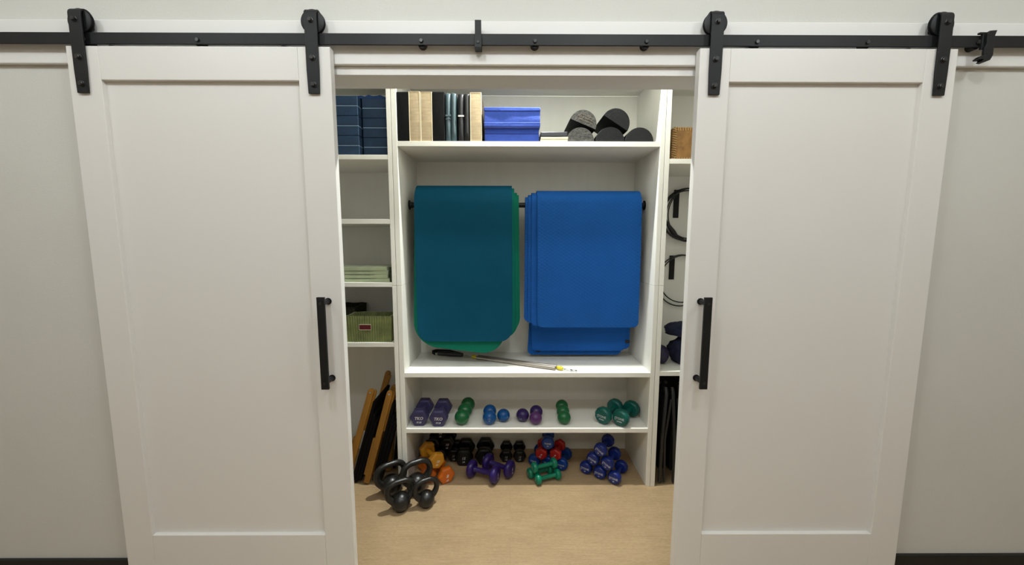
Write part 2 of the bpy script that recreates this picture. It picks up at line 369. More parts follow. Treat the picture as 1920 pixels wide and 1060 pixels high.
# ================================================================== DRAPED MATS
def drape(name, label, cat, group, m, x0, x1, ro, zf, zb, th=0.011, rc=0.06, slantf=0.0, tilt=0.0, bulge=0.0, slots=None, xb=0.0):
    """a foam mat hung over the rod; ro is its outer radius about the rod, zf / zb the heights of its two ends"""
    rmid = ro - th / 2; xc = (x0 + x1) / 2; hw = (x1 - x0) / 2
    Lf = RODZ - zf; arc = PI * rmid; Lb = RODZ - zb; T = Lf + arc + Lb
    ss = []
    k = 14
    ss += [rc * (1 - math.cos(PI / 2 * i / k)) for i in range(k)]
    n1 = 34; ss += [rc + (T - 2 * rc) * i / n1 for i in range(n1 + 1)]
    # keep the arc round
    ss += [Lf + arc * i / 20 for i in range(21)]
    ss += [T - rc * (1 - math.cos(PI / 2 * i / k)) for i in range(k)]
    ss = sorted(set(round(v, 5) for v in ss))
    nx = 16; T0 = Vector((xc, RODY, 0)); bm = bmesh.new(); outer = []; inner = []
    for s in ss:
        d = min(s, T - s); ins = rc - math.sqrt(max(0, rc * rc - (rc - d) ** 2)) if d < rc else 0
        if s < Lf: y, z, ny, nz = RODY - rmid, zf + s, -1, 0; down = (Lf - s) / Lf; fs = 1
        elif s < Lf + arc:
            a = PI - (s - Lf) / rmid; y, z, ny, nz = RODY + rmid * math.cos(a), RODZ + rmid * math.sin(a), math.cos(a), math.sin(a); down = 0; fs = 0
        else: y, z, ny, nz = RODY + rmid, RODZ - (s - Lf - arc), 1, 0; down = (s - Lf - arc) / Lb; fs = -1
        ro_, ri_ = [], []
        for i in range(nx + 1):
            u = -1 + 2 * i / nx; x = u * (hw - ins)
            zz = z + (tilt * x * down if fs > 0 else (-tilt * x * down if fs < 0 else 0))
            xx = x + (slantf * down if fs > 0 else xb * down if fs < 0 else 0)
            yy = y - (bulge * math.sin(PI * down) * fs + 0.0)
            ro_.append(bm.verts.new((xx, yy + ny * th / 2 - RODY, zz + nz * th / 2 - RODZ)))
            ri_.append(bm.verts.new((xx, yy - ny * th / 2 - RODY, zz - nz * th / 2 - RODZ)))
        outer.append(ro_); inner.append(ri_)
    n = len(outer)
    for i in range(n - 1):
        for j in range(nx):
            bm.faces.new((outer[i][j], outer[i][j + 1], outer[i + 1][j + 1], outer[i + 1][j]))
            bm.faces.new((inner[i][j], inner[i + 1][j], inner[i + 1][j + 1], inner[i][j + 1]))
        bm.faces.new((outer[i][0], outer[i + 1][0], inner[i + 1][0], inner[i][0]))
        bm.faces.new((outer[i][nx], inner[i][nx], inner[i + 1][nx], outer[i + 1][nx]))
    for i in (0, n - 1):
        for j in range(nx): bm.faces.new((outer[i][j], inner[i][j], inner[i][j + 1], outer[i][j + 1]))
    if slots:
        t = thing(name, label, cat, (xc, RODY, RODZ), group)
        o = obj('foam_sheet', bm, m, t, True, angle=50, bevel=0.0016)
        for sx, sz in slots:
            b2 = bmesh.new(); yy = rmid - th / 2 - 0.0008
            pts = [(sx - xc + 0.020 * math.cos(2 * PI * q / 24), sz - RODZ + 0.013 * math.sin(2 * PI * q / 24)) for q in range(24)]
            prism(b2, pts, yy - 0.0002, yy + 0.0015); obj('strap_slot', b2, M['base'], t)
        return t
    o = obj(name, bm, m, None, True, angle=50, bevel=0.0016); o.location = (xc, RODY, RODZ)
    return tag(o, label, cat, group)

M['teal'] = foam_mat('teal_blue_foam', (0.0001, 0.064, 0.122))
M['teal2'] = foam_mat('teal_green_foam', (0.0006, 0.14, 0.115))
M['green'] = foam_mat('sea_green_foam', (0.002, 0.15, 0.095))
M['blue'] = foam_mat('cobalt_blue_foam', (0.009, 0.094, 0.36), diamond=0.55)
M['blue2'] = foam_mat('cobalt_blue_ribbed_foam', (0.009, 0.092, 0.37), ribs=0.12)
GT = 'teal and green mats draped over the left half of the rod'
drape('exercise_mat', 'outermost teal-blue mat hanging over the left half of the rod', 'mat', GT, M['teal'], -0.579, 0.0095, 0.119, 0.903, 1.05, 0.011, 0.075, slantf=0.002, bulge=0.004)
drape('exercise_mat', 'sea-green mat directly behind the teal-blue one, its edge showing on the right', 'mat', GT, M['teal2'], -0.575, 0.024, 0.103, 0.912, 1.02, 0.011, 0.09, slantf=0.006)
drape('exercise_mat', 'green mat hanging lowest on the left half of the rod, bottom edge askew', 'mat', GT, M['green'], -0.585, -0.012, 0.0895, 0.838, 1.0, 0.011, 0.15, slantf=-0.026, tilt=-0.12)
drape('exercise_mat', 'green mat whose right edge shows just beyond the teal-edged one', 'mat', GT, M['green'], -0.570, 0.042, 0.076, 0.905, 1.0, 0.011, 0.12, slantf=0.010)
drape('exercise_mat', 'dark green mat furthest right in the left bunch of mats', 'mat', GT, M['green'], -0.562, 0.053, 0.0625, 0.93, 0.98, 0.011, 0.12, slantf=0.012)
GB = 'cobalt blue mats draped over the right half of the rod'
drape('exercise_mat', 'outermost blue mat with embossed diamonds on the right half of the rod', 'mat', GB, M['blue'], 0.165, 0.805, 0.0885, 0.985, 0.757, 0.0085, 0.034, slantf=0.006, bulge=0.006, xb=-0.047, slots=[(0.192, 0.788), (0.705, 0.795)])
drape('exercise_mat', 'second blue mat, its left edge stepping out beside the diamond-embossed one', 'mat', GB, M['blue2'], 0.133, 0.79, 0.0755, 0.992, 0.800, 0.0085, 0.034, slantf=0.0, xb=0.022, slots=[(0.792, 0.852)])
drape('exercise_mat', 'third blue mat from the front in the right bunch', 'mat', GB, M['blue2'], 0.112, 0.742, 0.0625, 1.004, 0.792, 0.0085, 0.034, slantf=0.0, xb=0.036)
drape('exercise_mat', 'innermost blue mat, leftmost edge in the right bunch', 'mat', GB, M['blue2'], 0.094, 0.724, 0.0495, 1.012, 1.05, 0.0085, 0.034, slantf=-0.006)

# ================================================================== TOP SHELF, MIDDLE UNIT
TS = 2.09
M['tan'] = mat('tan_linen', (0.44, 0.34, 0.215), 0.9, var=0.16, vscale=26, bump=0.15, bscale=160, stretch=(0.5, 1, 3))
M['tanpipe'] = mat('pale_tan_piping', (0.66, 0.55, 0.38), 0.8)
M['blackfab'] = mat('black_canvas', (0.0045, 0.0045, 0.005), 0.85, var=0.2, vscale=120, bump=0.2, bscale=200, spec=0.15)
M['leather'] = mat('black_leather', (0.009, 0.0085, 0.011), 0.35, bump=0.2, bscale=120, spec=0.45)
M['tealleather'] = mat('slate_teal_leather', (0.04, 0.072, 0.086), 0.36, bump=0.15, bscale=120, spec=0.6)
def cushion_block(name, label, cat, group, x0, x1, z0, z1, m, y0=2.207, dep=0.27, pipe=None, seams=0, bulge=0.002):
    t = thing(name, label, cat, ((x0 + x1) / 2, y0, z0), group)
    w2, h = (x1 - x0) / 2, z1 - z0; bm = bmesh.new(); bx(bm, -w2, w2, 0, dep, 0, h)
    bmesh.ops.subdivide_edges(bm, edges=bm.edges[:], cuts=6, use_grid_fill=True)
    for v in bm.verts:
        a = 1 - (v.co.x / w2) ** 2; b = 1 - (2 * v.co.z / h - 1) ** 2
        if abs(v.co.y) < 1e-5: v.co.y -= bulge * a * b
        if abs(abs(v.co.x) - w2) < 1e-5: v.co.x += math.copysign(0.0008 * b, v.co.x) * 0
    obj('cover', bm, m, t, True, bevel=0.004, seg=3)
    if pipe:
        for yy in (0.001, dep - 0.001):
            e = 0.0025; bm = bmesh.new()
            tube(bm, [(-w2 + e, yy, e), (w2 - e, yy, e), (w2 - e, yy, h - e), (-w2 + e, yy, h - e)], 0.0024, 6, closed=True); obj('piping', bm, pipe, t, True)
    return t
GBk = 'upright padded blocks in a row on the top shelf'
xs = [-0.6265, -0.5555, -0.4905, -0.4225, -0.3535, -0.2835, -0.2075, -0.1355]
cushion_block('yoga_block', 'black canvas block at the left end of the upright row on the top shelf', 'block', GBk, -0.6385, -0.5715, TS, 2.359, M['blackfab'])
cushion_block('yoga_block', 'tan linen block next to the leftmost black block on the top shelf', 'block', GBk, -0.5710, -0.5075, TS, 2.362, M['tan'], pipe=M['tanpipe'])
cushion_block('yoga_block', 'tan linen block between another tan block and a black canvas block', 'block', GBk, -0.5070, -0.4400, TS, 2.360, M['tan'], pipe=M['tanpipe'])
cushion_block('yoga_block', 'black canvas block between the tan block and the slate leather cushion', 'block', GBk, -0.4385, -0.3700, TS, 2.359, M['blackfab'])
def leather_fold(label, x0, x1, m, z1, buckle):
    """two leather pads stood side by side with a seam and a strap"""
    t = thing('folded_leather_cushion', label, 'cushion', ((x0 + x1) / 2, 2.206, TS), GBk); w2 = (x1 - x0) / 2; h = z1 - TS
    for s in (-1, 1):
        bm = bmesh.new(); a, b = (0.0004, w2) if s > 0 else (-w2, -0.0004)
        bx(bm, a, b, 0, 0.26, 0, h); bmesh.ops.subdivide_edges(bm, edges=bm.edges[:], cuts=8, use_grid_fill=True)
        for v in bm.verts:
            u = 1 - (2 * (v.co.x - a) / (b - a) - 1) ** 2; q = 1 - (2 * v.co.z / h - 1) ** 8
            if v.co.y < 1e-5: v.co.y = 0.010 * (1 - u * q) + 0.0012 * math.sin(v.co.z * 60 + s)
            if v.co.z > h - 1e-5: v.co.z -= 0.006 * (1 - u) + (0.006 if v.co.y < 0.02 else 0)
        obj('pad', bm, m, t, True, bevel=0.003, angle=60)
    bm = bmesh.new(); bx(bm, -w2 + 0.002, 0.001, -0.0015, 0.012, h * 0.50, h * 0.535)
    if not buckle: bx(bm, -w2 + 0.002, 0.001, -0.0015, 0.012, h * 0.44, h * 0.455)
    obj('strap', bm, M['steel'] if buckle else m, t, bevel=0.0006)
    return t
leather_fold('slate-teal leather folded cushion standing among the black and tan blocks', -0.3670, -0.3045, M['tealleather'], 2.361, False)
leather_fold('black leather folded cushion with a thin strap left of the last tan block', -0.2960, -0.2290, M['leather'], 2.358, True)
cushion_block('yoga_block', 'tan linen block at the right end of the upright row beside the blue cushions', 'block', GBk, -0.2275, -0.1625, TS, 2.357, M['tan'], pipe=M['tanpipe'])

M['royal'] = mat('royal_blue_fabric', (0.022, 0.062, 0.36), 0.85, var=0.1, vscale=30, bump=0.3, bscale=90, sheen=0.2)
GR = 'royal blue folded cushions stacked on the top shelf'
def layered(label, z0, parts, x0, x1):
    t = thing('folded_cushion', label, 'cushion', ((x0 + x1) / 2, 2.208, z0), GR)
    for nm, a, b, ins, yf in parts:
        bm = bmesh.new(); bx(bm, x0 - t.location[0] + ins, x1 - t.location[0] - ins, yf, 0.30, a, b)
        bmesh.ops.subdivide_edges(bm, edges=bm.edges[:], cuts=5, use_grid_fill=True)
        for v in bm.verts:
            if v.co.y < yf + 1e-5: v.co.y += 0.0035 * (noise.noise(Vector((v.co.x * 14, v.co.z * 30, z0 * 9))))
        obj(nm, bm, M['royal'], t, True, bevel=0.004, seg=3)
layered('lower royal blue folded cushion lying on the top shelf', TS, [('lower_pad', 0.0, 0.049, 0.001, 0.026), ('upper_pad', 0.0493, 0.081, 0.002, 0.031)], -0.149, 0.166)
layered('upper royal blue folded cushion lying on its twin on the top shelf', TS + 0.0815, [('hem_layer', 0.0, 0.026, 0.0, -0.004), ('upper_pad', 0.0263, 0.083, 0.001, -0.001), ('top_layer', 0.0833, 0.105, 0.0, -0.005)], -0.149, 0.169)
M['cream'] = mat('cream_cotton', (0.50, 0.46, 0.34), 0.85, bump=0.2, bscale=100)
M['greyvinyl'] = mat('dark_slate_vinyl', (0.012, 0.015, 0.022), 0.3, spec=0.5)
def folded(name, label, cat, group, x0, x1, y0, y1, z0, th, m, layers=1, wob=0.002, parent=None):
    bm = bmesh.new(); h = th / layers
    for k in range(layers):
        off = random.uniform(-0.003, 0.003)
        bx(bm, x0 + off, x1 + off, y0 + random.uniform(0, 0.006), y1, z0 + k * h + 0.0003, z0 + (k + 1) * h - 0.0003)
    bmesh.ops.subdivide_edges(bm, edges=bm.edges[:], cuts=5, use_grid_fill=True)
    cx, cy = (x0 + x1) / 2, (y0 + y1) / 2
    for v in bm.verts:
        v.co.z += wob * noise.noise(Vector((v.co.x * 9, v.co.y * 9, z0 * 5))) * min(1, (v.co.z - z0) / th * 2)
        v.co.x -= cx; v.co.y -= cy; v.co.z -= z0
    o = obj(name, bm, m, parent, True, bevel=min(h * 0.42, 0.008), seg=4, angle=80); o.location = (cx, cy, z0)
    return tag(o, label, cat, group) if label else o
folded('folded_cloth', 'cream folded pad lying under the slate one on the top shelf', 'pad', 'small folded pads beside the foam rollers', 0.172, 0.327, 2.208, 2.34, TS, 0.027, M['cream'], 2)
folded('folded_cloth', 'dark slate folded pad lying on the cream one on the top shelf', 'pad', 'small folded pads beside the foam rollers', 0.171, 0.325, 2.208, 2.34, TS + 0.0275, 0.029, M['greyvinyl'], 1)

# half-round foam rollers
M['foamblack'] = mat('black_foam', (0.006, 0.0065, 0.007), 0.55, bump=0.3, bscale=90, spec=0.3)
M['foamend'] = mat('charcoal_speckled_foam', (0.045, 0.042, 0.038), 0.85, var=0.6, vscale=55, bump=0.5, bscale=120)
M['foamend2'] = mat('black_foam_end', (0.010, 0.0105, 0.011), 0.8, var=0.3, vscale=50, bump=0.4, bscale=110, spec=0.2)
M['gold'] = mat('faded_gold_ink', (0.20, 0.16, 0.09), 0.7)
def half_roller(label, x, z, rot, endm, r=0.0805, y=2.212, length=0.30, shine=False, yaw=0, scrawl=False):
    t = thing('half_round_foam_roller', label, 'roller', (x, y, z), 'half-round foam rollers stacked on the top shelf')
    t.rotation_euler = (0, R(rot), R(yaw))
    poly = [(r * math.cos(PI * k / 36), r * math.sin(PI * k / 36)) for k in range(37)]
    bm = bmesh.new(); prism(bm, poly, 0.003, length)
    obj('roller_body', bm, M['foamblack'], t, True, bevel=0.0015, angle=50)
    bm = bmesh.new(); prism(bm, [(a * 0.985, b * 0.985 + 0.0004) for a, b in poly], 0.0, 0.003)
    obj('end_face', bm, endm, t)
    if scrawl:
        bm = bmesh.new()
        for row, (zz, xa, xb) in enumerate(((0.051, -0.030, 0.030), (0.036, -0.045, 0.040), (0.021, -0.030, 0.055))):
            xk = xa
            while xk < xb:
                pts = [(xk + random.uniform(-.002, .002), -0.0006, zz - 0.005), (xk + 0.003, -0.0006, zz + random.uniform(0.0, 0.007)), (xk + 0.006, -0.0006, zz - random.uniform(0.001, 0.005))]
                tube(bm, pts, 0.00045, 5); xk += random.uniform(0.006, 0.011)
        obj('handwriting', bm, M['gold'], t)
    return t
half_roller('charcoal half-round roller flat on the shelf at the left of the bottom row', 0.3975, TS + 0.0006, 0, M['foamend'])
half_roller('black half-round roller flat on the shelf in the middle of the bottom row', 0.5680, TS + 0.0006, 0, M['foamend2'], r=0.083)
half_roller('black half-round roller flat on the shelf at the right end of the bottom row', 0.7350, TS + 0.0006, 0, M['foamblack'], r=0.081)
half_roller('charcoal half-round roller with faded gold scrawl tilted on top at the left', 0.411, TS + 0.0985, 22, M['foamend'], r=0.078, scrawl=True)
half_roller('black half-round roller tilted on top of the right pair of rollers', 0.596, TS + 0.1045, 32, M['foamend2'], r=0.081)

# ================================================================== LEFT UNIT CONTENTS
M['navy'] = mat('navy_foam', (0.006, 0.028, 0.072), 0.7, var=0.2, vscale=25, bump=0.25, bscale=120)
M['stripe'] = mat('pale_blue_stripe', (0.26, 0.38, 0.50), 0.7)
M['navycloth'] = mat('blue_cloth', (0.006, 0.035, 0.13), 0.85, var=0.25, vscale=12, bump=0.3, bscale=60)
GN = 'navy foam blocks stacked on the upper left shelf'
def navy_block(label, x0, x1, y0, z0, h):
    t = thing('foam_block', label, 'block', ((x0 + x1) / 2, y0, z0), GN); w2 = (x1 - x0) / 2
    for nm, a, b in (('lower_slab', 0.0003, h * 0.485), ('upper_slab', h * 0.515, h - 0.0008)):
        bm = bmesh.new(); bx(bm, -w2, w2, 0, 0.23, a, b); obj(nm, bm, M['navy'], t, bevel=0.003, seg=3)
    bm = bmesh.new(); bx(bm, -w2 + 0.001, w2 - 0.001, 0.001, 0.229, h * 0.485, h * 0.515); obj('stripe', bm, M['stripe'], t)
for col, (x0, x1, y0, nm) in enumerate(((-1.060, -0.9125, 2.215, 'left'), (-0.897, -0.7555, 2.255, 'right'))):
    if col == 0: x0, x1 = -1.062, -0.860
    else: x0, x1 = -0.851, -0.712
    for k in range(3):
        navy_block('navy foam block %s the %s stack on the upper left shelf' % (('at the bottom of', 'in the middle of', 'on top of')[k], nm), x0, x1, y0, 2.015 + 0.1085 * k, 0.108)
bm = bmesh.new(); nxx, nyy = 24, 16; g = []
for j in range(nyy + 1):
    g.append([bm.verts.new((-0.10 + 0.20 * i / nxx, 0.20 * j / nyy, 0.016 + 0.012 * noise.noise(Vector((i * .28, j * .3, 2))) - 0.010 * max(0, abs(i / nxx - .5) * 2 - .7))) for i in range(nxx + 1)])
for j in range(nyy):
    for i in range(nxx): bm.faces.new((g[j][i], g[j][i + 1], g[j + 1][i + 1], g[j + 1][i]))
r_ = bmesh.ops.extrude_face_region(bm, geom=bm.faces[:])
for v in [q for q in r_['geom'] if isinstance(q, bmesh.types.BMVert)]: v.co.z = 0.001
o = obj('folded_cloth', bm, M['navycloth'], None, True); o.location = (-0.815, 2.262, 2.3405); tag(o, 'crumpled blue cloth lying on top of the right stack of navy blocks', 'cloth')

M['lightgreen'] = mat('pale_green_towel', (0.40, 0.46, 0.29), 0.95, var=0.12, vscale=14, bump=0.5, bscale=120, sheen=0.3)
for k, nm in enumerate(('bottom', 'second from bottom', 'second from top', 'top')):
    folded('folded_towel', 'pale green folded towel, %s of the stack of four' % nm if k in (1, 2) else 'pale green folded towel at the %s of the stack of four' % nm, 'towel', 'pale green folded towels', -1.06, -0.7225 + (0.004, -0.004, 0.0, -0.006)[k], 2.222, 2.46, 1.285 + 0.0225 * k, 0.0218, M['lightgreen'], 1, 0.006)
M['darkgreen'] = mat('dark_green_cloth', (0.03, 0.045, 0.02), 0.95, bump=0.4, bscale=80)

folded('folded_cloth', 'dark green folded cloth squeezed between the pale green towels and the shelf side', 'cloth', None, -0.7155, -0.698, 2.225, 2.45, 1.285, 0.086, M['darkgreen'], 3, 0.004)
M['olive'] = mat('olive_corduroy', (0.175, 0.20, 0.062), 0.95, var=0.25, vscale=20, bump=0.5, bscale=150, sheen=0.3)
M['olivedk'] = mat('dark_olive_cloth', (0.028, 0.030, 0.016), 0.95, bump=0.4, bscale=70)
M['wine'] = mat('dark_red_cloth', (0.11, 0.004, 0.012), 0.8)
M['oatmeal'] = mat('oatmeal_stitching', (0.42, 0.36, 0.25), 0.9)
def soft_basket(label, x0, x1, y0, y1, z0, h, slot, m=None, lin=None):
    t = thing('fabric_basket', label, 'basket', ((x0 + x1) / 2, y0, z0), 'corduroy baskets'); w2 = (x1 - x0) / 2; d = y1 - y0
    m = m or M['olive']
    # walls: ribbed ring
    per = []; pitch = 0.0036
    def seg(ax, ay, bx_, by_):
        L = math.hypot(bx_ - ax, by_ - ay); n = max(2, int(L / pitch)); nx, ny = (by_ - ay) / L, -(bx_ - ax) / L
        for i in range(n):
            f = i / n; q = 0.0028 * math.sin(i * PI / 2 * 1.0 + 0.3); per.append((ax + (bx_ - ax) * f + nx * q, ay + (by_ - ay) * f + ny * q))
    seg(-w2, 0, w2, 0); seg(w2, 0, w2, d); seg(w2, d, -w2, d); seg(-w2, d, -w2, 0)
    bm = bmesh.new(); rows = []
    for k in range(7):
        f = k / 6; sc = 0.965 + 0.035 * f
        rows.append([bm.verts.new((x * sc, d / 2 + (y - d / 2) * sc, h * f + (0.003 * noise.noise(Vector((x * 20, y * 20, 1))) if k == 6 else 0))) for x, y in per])
    inn = [[bm.verts.new((x * 0.93, d / 2 + (y - d / 2) * 0.91, z)) for x, y in per] for z in (h, 0.008)]
    rows += inn
    n = len(per)
    for A, B in zip(rows, rows[1:]):
        for i in range(n): bm.faces.new((A[i], A[(i + 1) % n], B[(i + 1) % n], B[i]))
    bm.faces.new(rows[0]); bm.faces.new(rows[-1])
    obj('basket_body', bm, m, t, True, angle=60)
    if slot:
        bm = bmesh.new(); a, b, c, e = slot; y = -0.0042
        prism(bm, [(a, c), (b, c), (b, e), (a, e)], y - 0.0005, y + 0.002); obj('handle_opening', bm, M['wine'], t)
        bm = bmesh.new(); g_ = 0.004
        tube(bm, [(a - g_ / 2, y, c - g_ / 2), (b + g_ / 2, y, c - g_ / 2), (b + g_ / 2, y, e + g_ / 2), (a - g_ / 2, y, e + g_ / 2)], 0.0020, 6, closed=True); obj('opening_binding', bm, M['oatmeal'], t, True)
    return t
soft_basket('olive green corduroy basket with dark red handle opening', -0.985, -0.712, 2.212, 2.36, 0.923, 0.158, (-0.052, 0.014, 0.078, 0.106))
o = folded('folded_blanket', 'dark olive cloth inside the corduroy basket', 'cloth', None, -0.965, -0.735, 2.235, 2.34, 0.934, 0.11, M['olivedk'], 2)
soft_basket('dark basket standing behind the olive corduroy basket', -1.22, -1.005, 2.40, 2.60, 0.923, 0.178, None, M['olivedk'])

# folded wooden chairs
M['oak'] = mat('orange_oak', (0.33, 0.15, 0.018), 0.45, var=0.25, vscale=10, bump=0.08, bscale=60, stretch=(1, 1, 0.12))
def folded_chair(label, xb, zb, xt, zt, y0, y1, layers=3):
    """side frames seen edge-on leaning to the right, canvas slung between them"""
    t = thing('folding_wooden_chair', label, 'chair', (xb, y0, 0.0), 'folded wooden chairs leaning in the lower left opening')
    L = math.hypot(xt - xb, zt - zb); a = math.atan2(xt - xb, zt - zb)
    def bar(nm, s0, s1, off, wid, ya, yb, round_=True):
        poly = []; hw = wid / 2
        if round_:
            for k in range(9): th = PI * k / 8; poly.append((off + hw * math.cos(th), s1 - hw + hw * math.sin(th)))
        else: poly += [(off + hw, s1), (off - hw, s1)]
        poly += [(off - hw, s0), (off + hw, s0)]
        ca, sa = math.cos(a), math.sin(a)
        bm = bmesh.new(); prism(bm, [(x * ca + z * sa, -x * sa + z * ca + zb) for x, z in poly], ya, yb)
        return obj(nm, bm, M['oak'], t, bevel=0.003, seg=2)
    D = y1 - y0
    for ya in (0.0, D - 0.022):
        bar('long_rail', 0.0, L, 0.0, 0.036, ya, ya + 0.022)
        bar('short_rail', L * 0.08, L * 0.48, 0.0205 if ya else -0.0205, 0.020, ya + 0.004, ya + 0.022, False)
        bar('short_rail', L * 0.56, L * 0.98, 0.016, 0.026, ya + 0.023 if ya == 0 else ya - 0.024, ya + 0.045 if ya == 0 else ya - 0.002)
    ca, sa = math.cos(a), math.sin(a)
    bm = bmesh.new()  # black canvas slings; extra width and layers added to fill the dark area
    for (o0, s0, s1) in ((0.036, L * 0.03, L * 0.88), (0.056, L * 0.02, L * 0.76), (0.076, L * 0.05, L * 0.70))[:layers]:
        P = [(o0 - 0.009, s0), (o0 + 0.009, s0), (o0 + 0.009, s1), (o0 - 0.009, s1)]
        prism(bm, [(x * ca + z * sa, -x * sa + z * ca + zb) for x, z in P], 0.016, D - 0.05)
    obj('canvas', bm, M['blackfab'], t, bevel=0.003)
    bm = bmesh.new(); s = L - 0.020; cyl(bm, (s * sa, -0.003, s * ca + zb), 0.0065, 0.004, 'Y', 14); obj('pivot_bolt', bm, M['steel'], t, True)
    return t
folded_chair('folded oak and black canvas chair, middle one in the lower left opening', -0.905, 0.012, -0.735, 0.615, 2.215, 2.325)
folded_chair('folded oak and black canvas chair, leftmost beside the door edge', -1.035, 0.012, -0.850, 0.625, 2.215, 2.56)
folded_chair('folded oak and black canvas chair leaning against the shelf side at the right', -0.812, 0.012, -0.742, 0.50, 2.34, 2.60, 1)

# ================================================================== RIGHT UNIT CONTENTS
M['rattan'] = mat('orange_brown_hide', (0.29, 0.145, 0.04), 0.6, var=0.35, vscale=22, bump=0.4, bscale=60)
M['stitch'] = mat('honey_lacing', (0.46, 0.28, 0.11), 0.55)
t = thing('laced_box', 'orange-brown laced basket box on the upper right shelf', 'basket', (1.10, 2.25, 1.996))
bm = bmesh.new(); bx(bm, -0.160, 0.20, 0, 0.22, 0, 0.186); bmesh.ops.subdivide_edges(bm, edges=bm.edges[:], cuts=5, use_grid_fill=True)
for v in bm.verts:
    v.co += Vector((0, -0.006 if v.co.y < 0.01 else 0, 0)) * max(0, 1 - ((v.co.x - 0.02) / 0.18) ** 2) * max(0, 1 - ((v.co.z - 0.09) / 0.1) ** 2)
obj('box_side', bm, M['rattan'], t, True, bevel=0.004)
bm = bmesh.new()
for k in range(14):
    z = 0.010 + k * 0.0128
    for xx in (-0.158,): tube(bm, [(xx - 0.003, 0.004, z + 0.004), (xx + 0.002, -0.0035, z + 0.002), (xx + 0.018, -0.0045, z - 0.003)], 0.0032, 6)
for k in range(24):
    x = -0.150 + k * 0.0145
    for zz, s in ((0.186, 1), (0.0, -1)): tube(bm, [(x, 0.004, zz + s * 0.0025 if s > 0 else 0.004), (x + 0.002, -0.0035, zz - s * 0.002 + (0.002 if s < 0 else 0)), (x + 0.004, -0.0045, zz - s * 0.019)], 0.0032, 6)
obj('lacing', bm, M['stitch'], t, True)

M['rubber'] = mat('black_rubber', (0.010, 0.010, 0.011), 0.45)
M['velcro'] = mat('black_webbing', (0.006, 0.006, 0.007), 0.85)
def coil(label, x, z, rings, strap_z0, strap_z1, handle_=False):
    t = thing('resistance_tube', label, 'exercise tube', (x, UB - 0.004, z), 'black exercise tubes coiled on the right back panel')
    bm = bmesh.new()
    for k, (cx, cz, rx, rz, yy) in enumerate(rings):
        tube(bm, [(cx + rx * math.cos(2 * PI * i / 48), yy + 0.004 * math.sin(4 * PI * i / 48), cz + rz * math.sin(2 * PI * i / 48)) for i in range(48)], 0.0042, 8, closed=True)
    obj('coiled_tube', bm, M['rubber'], t, True)
    bm = bmesh.new(); bx(bm, -0.018 - 0.072, 0.018 - 0.072, -0.004, 0.0035, strap_z0 - z, strap_z1 - z); obj('hook_strap', bm, M['velcro'], t, bevel=0.001)
    if handle_:
        bm = bmesh.new(); tube(bm, [(-0.155, -0.02, -0.02), (-0.145, -0.035, -0.06), (-0.10, -0.04, -0.12), (-0.075, -0.03, -0.15), (-0.02, -0.02, -0.165)], 0.012, 10, rs=[0.006, 0.011, 0.016, 0.015, 0.006]); obj('foam_grip', bm, M['rubber'], t, True)
    return t
coil('thick coil of several black exercise tubes hanging at the top right', 1.215, 1.712, [(0.0, 0.0, 0.165, 0.175, -0.012), (0.010, -0.004, 0.158, 0.180, -0.022), (-0.006, -0.002, 0.180, 0.176, -0.031), (0.004, 0.004, 0.146, 0.168, -0.041), (-0.012, -0.008, 0.172, 0.165, -0.050)], 1.690, 1.880, True)
coil('thin single coil of black exercise tube hanging below the thick one', 1.205, 1.255, [(-0.01, 0.0, 0.168, 0.180, -0.012), (0.0, 0.012, 0.160, 0.165, -0.022)], 1.262, 1.430)

M['navybag'] = mat('navy_bag_fabric', (0.005, 0.008, 0.035), 0.9, var=0.25, vscale=10, bump=0.4, bscale=50)
M['purplebag'] = mat('dark_plum_fabric', (0.028, 0.018, 0.055), 0.6, bump=0.3, bscale=50)
def lump(name, label, cat, group, c, r, m, seed, amp=0.18, freq=1.6, flat=0.0):
    bm = bmesh.new(); bmesh.ops.create_icosphere(bm, subdivisions=4, radius=1)
    for v in bm.verts:
        n = noise.noise(v.co * freq + Vector((seed, seed * 2, 0))) + 0.4 * noise.noise(v.co * freq * 3 + Vector((seed, 0, 9)))
        k = 1 + amp * n; v.co = Vector((v.co.x * r[0] * k, v.co.y * r[1] * k, max(v.co.z * r[2] * k, -r[2] * 0.92)))
    zmin = min(v.co.z for v in bm.verts)
    for v in bm.verts: v.co.z -= zmin
    o = obj(name, bm, m, None, 'all'); o.location = c
    return tag(o, label, cat, group)
lump('stuffed_bag', 'plum coloured soft ball-like bag at the left of the lower right shelf', 'bag', None, (0.972, 2.365, 0.7445), (0.052, 0.052, 0.062), M['purplebag'], 3, 0.08)
lump('stuffed_bag', 'navy stuffed bag slumped on the lower right shelf', 'bag', None, (1.125, 2.36, 0.7445), (0.095, 0.10, 0.092), M['navybag'], 5, 0.25)
lump('folded_blanket', 'navy cloth bundle heaped on the slumped bag', 'blanket', None, (1.115, 2.37, 0.918), (0.115, 0.10, 0.048), M['navybag'], 8, 0.22)
M['darkgrey'] = mat('dark_grey_coated_steel', (0.012, 0.012, 0.0125), 0.5)
